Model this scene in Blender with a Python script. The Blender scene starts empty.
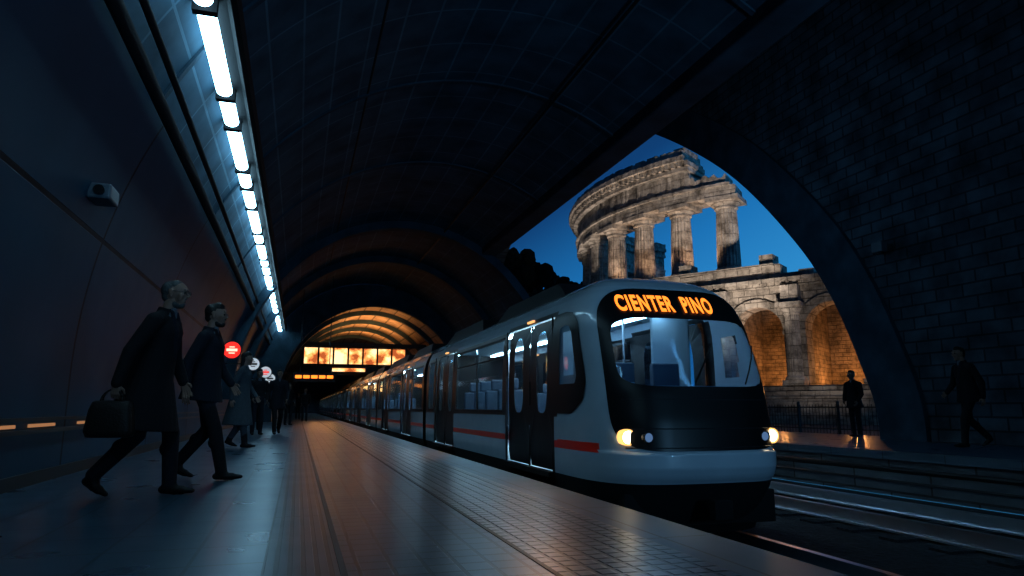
import bpy, bmesh, math, random
import numpy as np
from mathutils import Vector, Matrix
random.seed(7); np.random.seed(7)
scene=bpy.context.scene
COL=scene.collection
# ------------------------------------------------------------------ materials
def newmat(name):
    m=bpy.data.materials.new(name); m.use_nodes=True
    nt=m.node_tree; nt.nodes.clear()
    out=nt.nodes.new('ShaderNodeOutputMaterial')
    return m,nt,out
def pmat(name,col,rough=.5,metal=0.,emit=None,es=0.,noise=0.,nscale=4.,bump=0.,bscale=30.,spec=.5,coat=0.):
    m,nt,out=newmat(name); N=nt.nodes; L=nt.links
    b=N.new('ShaderNodeBsdfPrincipled'); L.new(b.outputs[0],out.inputs[0])
    b.inputs['Base Color'].default_value=(*col,1); b.inputs['Roughness'].default_value=rough
    b.inputs['Metallic'].default_value=metal; b.inputs['Specular IOR Level'].default_value=spec
    b.inputs['Coat Weight'].default_value=coat
    if emit: 
        b.inputs['Emission Color'].default_value=(*emit,1); b.inputs['Emission Strength'].default_value=es
    tc=N.new('ShaderNodeTexCoord')
    n=N.new('ShaderNodeTexNoise'); n.inputs['Scale'].default_value=nscale; n.inputs['Detail'].default_value=6
    L.new(tc.outputs['Object'],n.inputs['Vector'])
    cr=N.new('ShaderNodeValToRGB')
    k=max(noise,.04)
    cr.color_ramp.elements[0].position=.3; cr.color_ramp.elements[1].position=.7
    cr.color_ramp.elements[0].color=(*[c*(1-k) for c in col],1); cr.color_ramp.elements[1].color=(*[min(1,c*(1+k)) for c in col],1)
    L.new(n.outputs['Fac'],cr.inputs[0]); L.new(cr.outputs[0],b.inputs['Base Color'])
    if bump>0:
        n2=N.new('ShaderNodeTexNoise'); n2.inputs['Scale'].default_value=bscale; n2.inputs['Detail'].default_value=8
        L.new(tc.outputs['Object'],n2.inputs['Vector'])
        bp=N.new('ShaderNodeBump'); bp.inputs['Strength'].default_value=bump; bp.inputs['Distance'].default_value=.05
        L.new(n2.outputs['Fac'],bp.inputs['Height']); L.new(bp.outputs[0],b.inputs['Normal'])
    return m
def brickmat(name,axes,bw,bh,c1,c2,mort,ms=.01,offset=.5,rough=.5,bump=.4,metal=0.,nz=.3,smooth=.1,spec=.5,rvar=.02,grain=.0,tint=None):
    m,nt,out=newmat(name); N=nt.nodes; L=nt.links
    b=N.new('ShaderNodeBsdfPrincipled'); L.new(b.outputs[0],out.inputs[0])
    b.inputs['Roughness'].default_value=rough; b.inputs['Metallic'].default_value=metal; b.inputs['Specular IOR Level'].default_value=spec
    if tint:
        b.inputs['Specular Tint'].default_value=(*tint,1)
    tc=N.new('ShaderNodeTexCoord')
    if axes=='uv': vec=tc.outputs['UV']
    else:
        s=N.new('ShaderNodeSeparateXYZ'); L.new(tc.outputs['Object'],s.inputs[0])
        c=N.new('ShaderNodeCombineXYZ'); L.new(s.outputs['XYZ'.index(axes[0].upper())],c.inputs[0]); L.new(s.outputs['XYZ'.index(axes[1].upper())],c.inputs[1])
        vec=c.outputs[0]
    t=N.new('ShaderNodeTexBrick'); t.offset=offset; t.inputs['Scale'].default_value=1
    t.inputs['Brick Width'].default_value=bw; t.inputs['Row Height'].default_value=bh
    t.inputs['Mortar Size'].default_value=ms; t.inputs['Mortar Smooth'].default_value=smooth
    t.inputs['Color1'].default_value=(*c1,1); t.inputs['Color2'].default_value=(*c2,1); t.inputs['Mortar'].default_value=(*mort,1)
    L.new(vec,t.inputs['Vector'])
    n=N.new('ShaderNodeTexNoise'); n.inputs['Scale'].default_value=1.3; n.inputs['Detail'].default_value=8; L.new(tc.outputs['Object'],n.inputs['Vector'])
    mr=N.new('ShaderNodeMapRange'); mr.inputs[1].default_value=.3; mr.inputs[2].default_value=.7; mr.inputs[3].default_value=1-nz; mr.inputs[4].default_value=1+nz
    L.new(n.outputs['Fac'],mr.inputs[0])
    mx=N.new('ShaderNodeMix'); mx.data_type='RGBA'; mx.blend_type='MULTIPLY'; mx.inputs[0].default_value=1
    L.new(t.outputs['Color'],mx.inputs[6]); L.new(mr.outputs[0],mx.inputs[7]); L.new(mx.outputs[2],b.inputs['Base Color'])
    mr2=N.new('ShaderNodeMapRange'); mr2.inputs[1].default_value=.3; mr2.inputs[2].default_value=.7; mr2.inputs[3].default_value=max(.02,rough-rvar); mr2.inputs[4].default_value=rough+rvar
    n3=N.new('ShaderNodeTexNoise'); n3.inputs['Scale'].default_value=2; L.new(tc.outputs['Object'],n3.inputs['Vector'])
    L.new(n3.outputs['Fac'],mr2.inputs[0]); L.new(mr2.outputs[0],b.inputs['Roughness'])
    inv=N.new('ShaderNodeMath'); inv.operation='SUBTRACT'; inv.inputs[0].default_value=1; L.new(t.outputs['Fac'],inv.inputs[1])
    n2=N.new('ShaderNodeTexNoise'); n2.inputs['Scale'].default_value=25; L.new(tc.outputs['Object'],n2.inputs['Vector'])
    ad=N.new('ShaderNodeMath'); ad.operation='MULTIPLY_ADD'; ad.inputs[1].default_value=grain; L.new(n2.outputs['Fac'],ad.inputs[0]); L.new(inv.outputs[0],ad.inputs[2])
    bp=N.new('ShaderNodeBump'); bp.inputs['Strength'].default_value=bump; bp.inputs['Distance'].default_value=.03
    L.new(ad.outputs[0],bp.inputs['Height']); L.new(bp.outputs[0],b.inputs['Normal'])
    return m
def stonemat(name,col,bw=1.2,bh=.5,mort=.6,bd=.06):
    m,nt,out=newmat(name); N=nt.nodes; L=nt.links
    b=N.new('ShaderNodeBsdfPrincipled'); L.new(b.outputs[0],out.inputs[0]); b.inputs['Roughness'].default_value=.9
    tc=N.new('ShaderNodeTexCoord'); s=N.new('ShaderNodeSeparateXYZ'); L.new(tc.outputs['Object'],s.inputs[0])
    a=N.new('ShaderNodeMath'); a.operation='SUBTRACT'; L.new(s.outputs[0],a.inputs[0]); L.new(s.outputs[1],a.inputs[1])
    c=N.new('ShaderNodeCombineXYZ'); L.new(a.outputs[0],c.inputs[0]); L.new(s.outputs[2],c.inputs[1])
    t=N.new('ShaderNodeTexBrick'); t.inputs['Scale'].default_value=1; t.inputs['Brick Width'].default_value=bw; t.inputs['Row Height'].default_value=bh
    t.inputs['Mortar Size'].default_value=.02; t.inputs['Mortar Smooth'].default_value=.8
    t.inputs['Color1'].default_value=(*col,1); t.inputs['Color2'].default_value=(*[x*.75 for x in col],1); t.inputs['Mortar'].default_value=(*[x*mort for x in col],1)
    L.new(c.outputs[0],t.inputs['Vector'])
    n=N.new('ShaderNodeTexNoise'); n.inputs['Scale'].default_value=1.6; n.inputs['Detail'].default_value=12; n.inputs['Roughness'].default_value=.7; L.new(tc.outputs['Object'],n.inputs['Vector'])
    mr=N.new('ShaderNodeMapRange'); mr.inputs[1].default_value=.38; mr.inputs[2].default_value=.62; mr.inputs[3].default_value=.32; mr.inputs[4].default_value=1.25; L.new(n.outputs['Fac'],mr.inputs[0])
    mx=N.new('ShaderNodeMix'); mx.data_type='RGBA'; mx.blend_type='MULTIPLY'; mx.inputs[0].default_value=1
    L.new(t.outputs['Color'],mx.inputs[6]); L.new(mr.outputs[0],mx.inputs[7]); L.new(mx.outputs[2],b.inputs['Base Color'])
    n2=N.new('ShaderNodeTexNoise'); n2.inputs['Scale'].default_value=5; n2.inputs['Detail'].default_value=10; L.new(tc.outputs['Object'],n2.inputs['Vector'])
    sb=N.new('ShaderNodeMath'); sb.operation='SUBTRACT'; L.new(n2.outputs['Fac'],sb.inputs[0]); L.new(t.outputs['Fac'],sb.inputs[1])
    bp=N.new('ShaderNodeBump'); bp.inputs['Strength'].default_value=.9; bp.inputs['Distance'].default_value=bd
    L.new(sb.outputs[0],bp.inputs['Height']); L.new(bp.outputs[0],b.inputs['Normal'])
    return m
def emat(name,col,s):
    m,nt,out=newmat(name); e=nt.nodes.new('ShaderNodeEmission'); e.inputs[0].default_value=(*col,1); e.inputs[1].default_value=s
    nt.links.new(e.outputs[0],out.inputs[0]); return m
def glassmat(name,tint,gl=.12,mxr=.6):
    m,nt,out=newmat(name); N=nt.nodes; L=nt.links
    t=N.new('ShaderNodeBsdfTransparent'); t.inputs[0].default_value=(*tint,1)
    g=N.new('ShaderNodeBsdfGlossy'); g.inputs['Roughness'].default_value=.06; g.inputs[0].default_value=(.55,.8,1,1)
    lw=N.new('ShaderNodeLayerWeight'); lw.inputs[0].default_value=.25
    mr=N.new('ShaderNodeMapRange'); mr.inputs[3].default_value=gl; mr.inputs[4].default_value=mxr; L.new(lw.outputs['Fresnel'],mr.inputs[0])
    mx=N.new('ShaderNodeMixShader'); L.new(mr.outputs[0],mx.inputs[0]); L.new(t.outputs[0],mx.inputs[1]); L.new(g.outputs[0],mx.inputs[2])
    L.new(mx.outputs[0],out.inputs[0]); return m

M={}
BT=(.22,.5,1)
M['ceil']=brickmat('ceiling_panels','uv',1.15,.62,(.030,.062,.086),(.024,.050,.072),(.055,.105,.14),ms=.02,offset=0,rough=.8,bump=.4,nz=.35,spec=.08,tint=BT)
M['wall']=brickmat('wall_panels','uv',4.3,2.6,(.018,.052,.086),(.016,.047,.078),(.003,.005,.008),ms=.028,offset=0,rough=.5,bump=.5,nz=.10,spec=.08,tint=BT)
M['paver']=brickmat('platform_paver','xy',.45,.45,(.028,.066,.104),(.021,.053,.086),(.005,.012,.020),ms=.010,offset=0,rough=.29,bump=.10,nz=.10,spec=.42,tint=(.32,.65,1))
M['ribs']=brickmat('platform_guide','xy',.06,5,(.032,.055,.078),(.032,.055,.078),(.010,.015,.02),ms=.012,offset=0,rough=.34,bump=.4,nz=.15,spec=.35,tint=(.35,.65,1))
M['tile']=brickmat('platform_tile','xy',.15,.15,(.045,.078,.11),(.034,.062,.09),(.008,.013,.020),ms=.011,offset=0,rough=.32,bump=.3,nz=.12,spec=.42,tint=(.45,.7,1))
M['tact']=brickmat('platform_tactile','xy',.10,.10,(.085,.10,.115),(.065,.08,.095),(.012,.014,.016),ms=.02,offset=0,rough=.30,bump=.9,nz=.15,smooth=.6,spec=.6)
M['coping']=brickmat('platform_coping','xy',2,1.2,(.07,.105,.14),(.062,.095,.125),(.02,.02,.02),ms=.008,offset=0,rough=.42,bump=.3,nz=.2,spec=.3,tint=(.5,.75,1))
M['dark']=pmat('dark_metal',(.010,.012,.015),.5,.4)
M['concrete']=pmat('dark_concrete',(.024,.046,.066),.85,noise=.35,nscale=1.5,bump=.3,bscale=12,spec=.08)
M['retain']=brickmat('retaining_wall','yz',1.6,.34,(.07,.09,.115),(.05,.07,.09),(.015,.015,.018),ms=.02,rough=.6,bump=.5,spec=.3)
M['brick']=brickmat('brick_wall','yz',.62,.27,(.046,.066,.084),(.029,.043,.056),(.016,.022,.028),ms=.02,rough=.8,bump=.9,nz=.6,grain=.3,spec=.12)
M['ballast']=pmat('ballast',(.016,.020,.026),.9,noise=.7,nscale=18,bump=1,bscale=18)
M['rail']=pmat('rail_steel',(.6,.70,.80),.3,1.)
M['white']=pmat('train_white',(.36,.45,.53),.25,.0,coat=.5)
M['black']=pmat('train_black',(.003,.004,.005),.35,spec=.25)
M['red']=pmat('train_red',(.85,.025,.012),.3)
M['rubber']=pmat('rubber',(.006,.006,.007),.8,spec=.2)
M['glass']=glassmat('train_glass',(.76,.90,.98),.05,.35)
M['wind']=glassmat('windscreen_glass',(.38,.52,.66),.03,.2)
M['inwall']=pmat('train_interior',(.30,.40,.46),.5)
M['seat']=pmat('seat_fabric',(.03,.06,.10),.7)
M['inlight']=emat('train_interior_light',(.55,.84,1),24)
M['head']=emat('headlight',(1,.84,.55),14)
M['headring']=emat('headlight_halo',(1,.50,.14),1.8)  # emissive ring imitates the halo around a lit headlight
M['head2']=emat('sidelight',(.25,.5,1),.3)
M['dest']=emat('led_orange',(1,.20,.02),2.5)
M['strip']=emat('strip_light',(.36,.74,1),11)
M['orange']=emat('warm_reflection',(1,.45,.2),.35)  # emissive colour for the imitated wall reflections
M['doorlamp']=emat('door_lamp',(1,.45,.15),1.5)
M['stone']=stonemat('travertine',(.54,.51,.47),1.4,.62,.5)
M['stoneb']=stonemat('weathered_blocks',(.42,.39,.35),.9,.38,.3,.09)
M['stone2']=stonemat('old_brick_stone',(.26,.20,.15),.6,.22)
M['ground']=pmat('ground_stone',(.05,.05,.055),.85,noise=.4,bump=.4,bscale=5)
M['leaf']=pmat('foliage',(.005,.009,.008),.95,noise=.5,nscale=3,bump=1,bscale=8,spec=.1)
M['bark']=pmat('bark',(.012,.010,.008),.9,bump=.6)
M['signred']=pmat('sign_red',(.6,.02,.02),.4,emit=(1,.03,.015),es=1.0)
M['signwhite']=pmat('sign_white',(.5,.5,.5),.4,emit=(.8,.9,1),es=.5)
M['cream']=emat('sign_cream',(1,.85,.6),1.3)

# ------------------------------------------------------------------ mesh helpers
def mkobj(name,verts,faces,mats,mi=None,smooth=False,parent=None,uv=None):
    me=bpy.data.meshes.new(name); me.from_pydata([tuple(v) for v in verts],[],faces)
    for m in (mats if isinstance(mats,(list,tuple)) else [mats]): me.materials.append(m)
    if mi is not None: me.polygons.foreach_set('material_index',list(mi))
    if smooth: me.polygons.foreach_set('use_smooth',[True]*len(me.polygons))
    if uv is not None:
        l=me.uv_layers.new(name='UVMap')
        for lp in me.loops: l.data[lp.index].uv=uv[lp.vertex_index]
    me.update(); o=bpy.data.objects.new(name,me); COL.objects.link(o)
    if parent: o.parent=parent
    return o
def empty(name):
    e=bpy.data.objects.new(name,None); COL.objects.link(e); return e
class MB:
    def __init__(s): s.v=[];s.f=[];s.m=[]
    def add(s,vs,fs,mi=0):
        b=len(s.v); s.v+= [tuple(v) for v in vs]; s.f+=[tuple(b+i for i in f) for f in fs]; s.m+=[mi]*len(fs)
    def box(s,x0,x1,y0,y1,z0,z1,mi=0,T=None):
        vs=[(x,y,z) for z in (z0,z1) for y in (y0,y1) for x in (x0,x1)]
        if T: vs=[T(v) for v in vs]
        s.add(vs,[(0,2,3,1),(4,5,7,6),(0,1,5,4),(2,6,7,3),(0,4,6,2),(1,3,7,5)],mi)
    def revolve(s,cx,cy,prof,n=24,mi=0,flute=0,depth=0.,caps=True):
        vs=[];fs=[]
        for (r,z) in prof:
            for i in range(n):
                a=2*math.pi*i/n; rr=r
                if flute: rr=r-depth*r*(.5+.5*math.cos(a*flute))
                vs.append((cx+rr*math.cos(a),cy+rr*math.sin(a),z))
        for k in range(len(prof)-1):
            for i in range(n):
                j=(i+1)%n; fs.append((k*n+i,k*n+j,(k+1)*n+j,(k+1)*n+i))
        if caps: fs.append(tuple(range(n))[::-1]); fs.append(tuple((len(prof)-1)*n+i for i in range(n)))
        s.add(vs,fs,mi)
    def tube(s,p0,p1,r,n=10,mi=0,r1=None):
        p0=Vector(p0);p1=Vector(p1); d=(p1-p0).normalized(); a=d.orthogonal().normalized(); b=d.cross(a); r1=r if r1 is None else r1
        vs=[p+(a*math.cos(t)+b*math.sin(t))*rr for p,rr in((p0,r),(p1,r1)) for t in [2*math.pi*i/n for i in range(n)]]
        fs=[(i,(i+1)%n,n+(i+1)%n,n+i) for i in range(n)]+[tuple(range(n))[::-1],tuple(range(n,2*n))]
        s.add(vs,fs,mi)
    def obj(s,name,mats,smooth=False,parent=None,bevel=0,auto=None):
        o=mkobj(name,s.v,s.f,mats,s.m,smooth,parent)
        if bevel:
            b=o.modifiers.new('bv','BEVEL'); b.width=bevel; b.segments=2; b.limit_method='ANGLE'
        if auto:
            try: o.data.set_sharp_from_angle(angle=math.radians(auto))
            except Exception: pass
        return o

# ------------------------------------------------------------------ camera
cam=bpy.data.cameras.new('camera'); co=bpy.data.objects.new('camera',cam); COL.objects.link(co)
cam.lens=24; cam.sensor_width=36; cam.clip_end=500; cam.clip_start=.05
co.location=(0,0,.72); co.rotation_euler=(math.radians(99.96),0,math.radians(-17.15)); scene.camera=co

# ------------------------------------------------------------------ shell
YN,YF=-8,100
def ellpts(cx,a,zc,b,t0,t1,n):
    return [(cx+a*math.cos(math.radians(t0+(t1-t0)*i/n)), zc+b*math.sin(math.radians(t0+(t1-t0)*i/n))) for i in range(n+1)]
def sweep(name,prof,ys,mat,smooth=True,off=0.):
    arc=[0]
    for i in range(1,len(prof)): arc.append(arc[-1]+math.dist(prof[i],prof[i-1]))
    n=len(prof); vs=[];uv=[];fs=[]
    for y in ys:
        for i,(x,z) in enumerate(prof): vs.append((x,y,z)); uv.append((y,arc[i]+off))
    for k in range(len(ys)-1):
        for i in range(n-1): fs.append((k*n+i,(k+1)*n+i,(k+1)*n+i+1,k*n+i+1))
    return mkobj(name,vs,fs,mat,None,smooth,uv=uv)
angL=180-math.degrees(math.acos(min(1,(3.5+1.68)/5.9)))
angB=math.degrees(math.acos((6.6-3.5)/5.9))
wl=[(-2.4,0),(-2.4,.5)]+ellpts(3.5,5.9,1,6.5,180,angL,16)
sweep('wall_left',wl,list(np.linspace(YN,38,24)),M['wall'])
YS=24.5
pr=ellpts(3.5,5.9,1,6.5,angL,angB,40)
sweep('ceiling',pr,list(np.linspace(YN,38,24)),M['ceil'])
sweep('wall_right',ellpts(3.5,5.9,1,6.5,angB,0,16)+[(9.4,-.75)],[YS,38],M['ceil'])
rb=MB()
def arch_rib(mb,y,w,d,cx=3.5,a=5.9,zc=1,b=6.5,t0=180,t1=None,mi=0):
    t1=angB if t1 is None else t1
    o=ellpts(cx,a+.02,zc,b+.02,t0,t1,40); i_=ellpts(cx,a-d,zc,b-d,t0,t1,40); n=len(o)
    vs=[(p[0],yy,p[1]) for yy in (y,y+w) for q in (o,i_) for p in q]
    fs=[]
    for k in range(n-1):
        fs+=[(n+k,n+k+1,3*n+k+1,3*n+k),(k,k+1,n+k+1,n+k),(2*n+k,3*n+k,3*n+k+1,2*n+k+1)]
    mb.add(vs,fs,mi)
for y in [-4,2,8,13,18,]: arch_rib(rb,y,.10,.035,t0=angL)
for y in [24.4,30.5]: arch_rib(rb,y,.45,.28,t0=180,t1=0)
rb.obj('trim_ribs',[M['concrete']])
b=MB(); b.box(6.35,6.95,YN,YS+.5,6.42,7.3); b.obj('beam',[M['concrete']],bevel=.04)
def annulus(name,y,o,i_,mat):
    n=len(o); vs=[(p[0],y,p[1]) for p in o]+[(p[0],y,p[1]) for p in i_]
    return mkobj(name,vs,[(k,k+1,n+k+1,n+k) for k in range(n-1)],mat)
oo=[(-2.4,0)]+ellpts(3.5,5.9,1,6.5,180,0,40)+[(9.4,-.75)]
ii=[(-1.3,0)]+ellpts(3.9,5.2,1,5.5,180,0,40)+[(9.1,-.75)]
annulus('wall_back',38,oo,ii,M['concrete'])
M['invault']=brickmat('inner_vault','uv',1.4,.9,(.22,.17,.13),(.18,.14,.11),(.05,.04,.03),ms=.05,offset=0,rough=.7,bump=.8,spec=.2)
sweep('ceiling_inner_vault',ii,[38,44,50,60,80,YF],M['invault'])
mkobj('wall_end',[(-3,YF,-1),(10,YF,-1),(10,YF,8),(-3,YF,8)],[(0,1,2,3)],M['concrete'])
rb=MB()
for y in (38.0,41.5,46,50.5,56): arch_rib(rb,y,.3,.25,3.9,5.2,1,5.5,180,0)
rb.obj('trim_inner_ribs',[M['concrete']])
AR=[(12.9,0),(12.95,.7),(13.2,1.5),(14.0,3.4),(15.2,5.2),(17.6,7.75),(20.4,9.9),(23.7,11.95),(26,13),(30,14.2),(35,14.8),(41,14.4),(46,13),(51,10),(55,5),(56,0)]
def catmull(P,k=8):
    out=[]
    for i in range(len(P)-1):
        p0=P[max(0,i-1)];p1=P[i];p2=P[i+1];p3=P[min(len(P)-1,i+2)]
        for j in range(k):
            t=j/k
            out.append(tuple(.5*((2*p1[c])+(-p0[c]+p2[c])*t+(2*p0[c]-5*p1[c]+4*p2[c]-p3[c])*t*t+(-p0[c]+3*p1[c]-3*p2[c]+p3[c])*t**3) for c in (0,1)))
    out.append(P[-1]); return out
ARC=catmull(AR,6)
XW=13.0; TH=1.4
vs=[];fs=[]
line=[(YN,0)]+ARC+[(58,0)]
n=len(line)
for x in (XW,XW+TH):
    for p in line: vs.append((x,p[0],p[1]))
    for p in line: vs.append((x,p[0],17))
for k in range(n-1):
    fs.append((k,k+1,n+k+1,n+k)); fs.append((2*n+k,3*n+k,3*n+k+1,2*n+k+1)); 
    if 0<k<n-2: fs.append((k,2*n+k,2*n+k+1,k+1))
mkobj('wall_opening',vs,fs,M['brick'])
def offset(P,d):
    out=[]
    for i,p in enumerate(P):
        a=P[max(0,i-1)];c=P[min(len(P)-1,i+1)]; t=Vector((c[0]-a[0],c[1]-a[1])).normalized(); nn=Vector((-t.y,t.x))
        out.append((p[0]+nn.x*d,p[1]+nn.y*d))
    return out
o1=offset(ARC,1.25); o1[0]=(11.65,0); n=len(ARC); x0=XW-.12
vs=[(x0,p[0],p[1]) for p in ARC]+[(x0,p[0],max(0,p[1])) for p in o1]+[(XW+.02,p[0],max(0,p[1])) for p in o1]+[(XW+.02,p[0],p[1]) for p in ARC]
fs=[]
for k in range(n-1): fs+=[(k,n+k,n+k+1,k+1),(n+k,2*n+k,2*n+k+1,n+k+1),(k,k+1,3*n+k+1,3*n+k)]
mkobj('trim_arch',vs,fs,M['concrete'])
sweep('ceiling_wing',[(6.65,6.9),(9.5,10.2),(13.1,16.2)],[YN,10,30,58],M['ceil'],False)
mkobj('wall_wing_end',[(6.6,58,6),(13,58,0),(13,58,16),(6.6,58,16),(9.4,58,-.75)],[(4,1,2,3,0)],M['concrete'])
mkobj('wall_front',[(-3,YN,-1),(15,YN,-1),(15,YN,17),(-3,YN,17)],[(0,3,2,1)],M['concrete'])
# ------------------------------------------------------------------ platform floor
b=MB()
strips=[(-2.4,-.12,0),(-.12,.24,1),(.24,1.12,2),(1.12,1.9,3),(1.9,2.33,4)]
for x0,x1,mi in strips:
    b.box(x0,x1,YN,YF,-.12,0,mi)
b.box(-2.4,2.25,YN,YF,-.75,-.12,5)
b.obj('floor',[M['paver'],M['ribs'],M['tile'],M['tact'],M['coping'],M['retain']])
b=MB(); b.box(.215,.245,YN,YF,0,.004); b.box(1.11,1.135,YN,YF,0,.004); b.obj('trim_floor_strip',[M['dark']])
b=MB(); b.box(2.25,9.7,YN,YF,-.95,-.75); b.obj('floor_trackbed',[M['ballast']])
b=MB(); b.box(9.6,9.95,YN,YS,-.14,0,0); b.box(9.95,XW+1.4,YN,58,-.14,0,1); b.box(9.72,XW+1.4,YN,58,-.75,-.14,2); b.box(9.4,9.95,YS,58,-.75,0,2)
b.obj('floor_opposite_platform',[M['coping'],M['paver'],M['retain']])
b=MB()
for cx in (3.87,7.4):
    y=YN
    while y<60: b.box(cx-1,cx+1,y,y+.26,-.78,-.72,1); y+=.65
    for s in (-.6,.6):
        x=cx+s
        b.box(x-.07,x+.07,YN,YF,-.72,-.70,0); b.box(x-.012,x+.012,YN,YF,-.70,-.59,0); b.box(x-.036,x+.036,YN,YF,-.59,-.55,0)
b.obj('railway_track',[M['rail'],M['ballast']])
b=MB()
b.tube((9.66,YN,-.3),(9.66,YS,-.3),.035); b.tube((9.66,YN,-.5),(9.66,YS,-.5),.025)
b.obj('wall_cable',[M['dark']],smooth=True)

# ------------------------------------------------------------------ strip light
E=empty('ceiling_light_strip')
b=MB(); b2=MB()
pat=[.85,1.75,.82,1.2,1.95]; y=-5.6; i=0
xs,zs=-1.12,4.76
def lighttube(mb,y0,y1):
    n=14; r=.10
    ys=[(y0,.35),(y0+.02,.75),(y0+.06,.95),(y0+.12,1),(y1-.12,1),(y1-.06,.95),(y1-.02,.75),(y1,.35)]
    vs=[];fs=[]
    for yy,k in ys:
        for j in range(n):
            a=2*math.pi*j/n; vs.append((xs+r*k*math.cos(a),yy,zs+r*.7*k*math.sin(a)))
    for q in range(len(ys)-1):
        for j in range(n): fs.append((q*n+j,q*n+(j+1)%n,(q+1)*n+(j+1)%n,(q+1)*n+j))
    fs+=[tuple(range(n)),tuple((len(ys)-1)*n+j for j in range(n))]
    mb.add(vs,fs)
while y<95:
    l=pat[i%5]; lighttube(b,y,y+l); b2.box(xs-.12,xs+.12,y-.13,y-.03,zs-.06,zs+.14); y+=l+.17; i+=1
b2.box(xs-.30,xs+.30,-6,37.9,zs+.10,zs+.2)
for sg,dz in ((-1,-.12),(1,-.05)):
    q=[(.20,.1),(.27,dz),(.33,dz),(.33,.2)]
    b2.add([(xs+sg*p[0],yy,zs+p[1]) for yy in (-6,37.9) for p in q],[(0,1,5,4),(1,2,6,5),(2,3,7,6)])
b.obj('tubes',[M['strip']],smooth=True,parent=E); b2.obj('housing',[M['rubber']],parent=E)
b=MB(); b.tube((-1.62,YN,4.02),(-1.62,37.9,4.02),.07,12); b.tube((-1.48,YN,4.25),(-1.48,37.9,4.25),.04,10)
b.tube((1.0,YN,6.9),(1.0,37.9,6.9),.03,8); b.tube((4.9,YN,7.2),(4.9,37.9,7.2),.03,8)
b.obj('ceiling_conduit',[M['rubber']],smooth=True)

# ------------------------------------------------------------------ wall fixtures, signs
FG=pmat('fixture_grey',(.05,.07,.09),.5)
E=empty('wall_camera')
b=MB(); b.box(-2.16,-1.94,7.6,7.95,2.82,2.98); b.box(-2.3,-2.1,7.7,7.85,2.86,2.96); b.obj('body',[FG],bevel=.02,parent=E)
b=MB(); b.tube((-2.04,7.6,2.9),(-2.04,7.56,2.9),.05,16); b.obj('lens',[M['black']],parent=E)
E=empty('wall_lamp')
b=MB(); b.box(12.72,12.9,12.2,12.5,4.3,4.55); b.obj('body',[FG],bevel=.02,parent=E)
b=MB(); b.tube((12.81,12.35,4.3),(12.81,12.35,4.26),.07,14); b.obj('lens',[M['black']],parent=E)
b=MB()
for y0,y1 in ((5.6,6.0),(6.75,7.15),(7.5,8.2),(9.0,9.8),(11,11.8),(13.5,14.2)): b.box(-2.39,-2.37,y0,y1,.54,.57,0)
b.obj('wall_reflection_glints',[M['orange']])  # glowing strips imitate warm reflections on the wall
b=MB(); b.box(-2.4,-2.36,YN,37.9,.48,.52); b.box(-2.4,-2.36,YN,37.9,.60,.63); b.box(-2.4,-2.37,YN,37.9,0,.12); b.obj('baseboard_left',[M['dark']])
def disc_sign(x,y,z,r,mat,inner=None):
    E=empty('round_platform_sign')
    b=MB(); b.tube((x,y+.05,z),(x,y,z),r,32); b.obj('disc',[mat],parent=E)
    b=MB(); b.tube((x,y+.06,z),(x,y+.015,z),r*1.15,32); b.box(-2.36,x-r*.9,y+.02,y+.05,z-.02,z+.02); b.obj('rim',[M['dark']],parent=E)
    b=MB(); b.box(x-r*.62,x+r*.62,y-.012,y-.002,z-r*.16,z+r*.16,0); b.box(x-r*.3,x+r*.3,y-.012,y-.002,z+r*.3,z+r*.42,0); b.box(x-r*.35,x+r*.35,y-.012,y-.002,z-r*.45,z-r*.32,0)
    b.obj('legend',[inner or M['cream']],parent=E)
disc_sign(-1.53,17,2.04,.19,M['signred'])
disc_sign(-1.36,22,2.02,.18,M['signwhite'],M['dark'])
disc_sign(-1.20,26.5,2.0,.20,M['signwhite'],M['signred'])
disc_sign(-1.20,31,1.95,.2,M['signwhite'],M['dark'])
m,nt,out=newmat('backlit_posters'); N=nt.nodes; L=nt.links
tc=N.new('ShaderNodeTexCoord'); nz=N.new('ShaderNodeTexNoise'); nz.inputs['Scale'].default_value=1.6; nz.inputs['Detail'].default_value=5; L.new(tc.outputs['Object'],nz.inputs['Vector'])
cr=N.new('ShaderNodeValToRGB'); e=cr.color_ramp.elements; e[0].position=.38; e[0].color=(.30,.06,.015,1); e[1].position=.6; e[1].color=(1,.72,.36,1); x=cr.color_ramp.elements.new(.48); x.color=(1,.36,.09,1)
L.new(nz.outputs['Fac'],cr.inputs[0]); em=N.new('ShaderNodeEmission'); em.inputs[1].default_value=1.9; L.new(cr.outputs[0],em.inputs[0]); L.new(em.outputs[0],out.inputs[0]); M['poster']=m
E=empty('mezzanine_bridge')
b=MB(); b.box(-1.25,8.9,44,47,2.85,3.3); b.box(-1.25,8.9,44.05,44.2,4.5,4.75)
for k in range(8): b.box(.1+k*.9,.18+k*.9,43.95,44.1,3.3,4.5)
b.obj('deck',[M['dark']],parent=E)
b=MB()
for k in range(7): b.box(.2+k*.9,.98+k*.9,44.0,44.05,3.42,4.4)
b.obj('posters',[M['poster']],parent=E)
b=MB(); b.box(1.9,3.9,43.9,43.95,2.95,3.15); b.box(.2,1.7,43.9,43.95,2.4,2.6); b.obj('text_panel',[M['poster']],parent=E)
b=MB(); b.box(.1,1.8,43.95,44.05,2.3,2.9); b.obj('hanging_sign',[M['dark']],parent=E)
E=empty('information_board')
b=MB(); b.box(-.3,1.6,33,33.12,1.9,2.35); b.tube((0,33.06,2.35),(0,33.06,6.2),.02); b.tube((1.3,33.06,2.35),(1.3,33.06,6.9),.02); b.obj('case',[M['dark']],parent=E)
b=MB(); 
for k in range(5): b.box(-.2+k*.35,.08+k*.35,32.97,33,2.06,2.2)
b.obj('text_panel',[M['dest']],parent=E)

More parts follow.
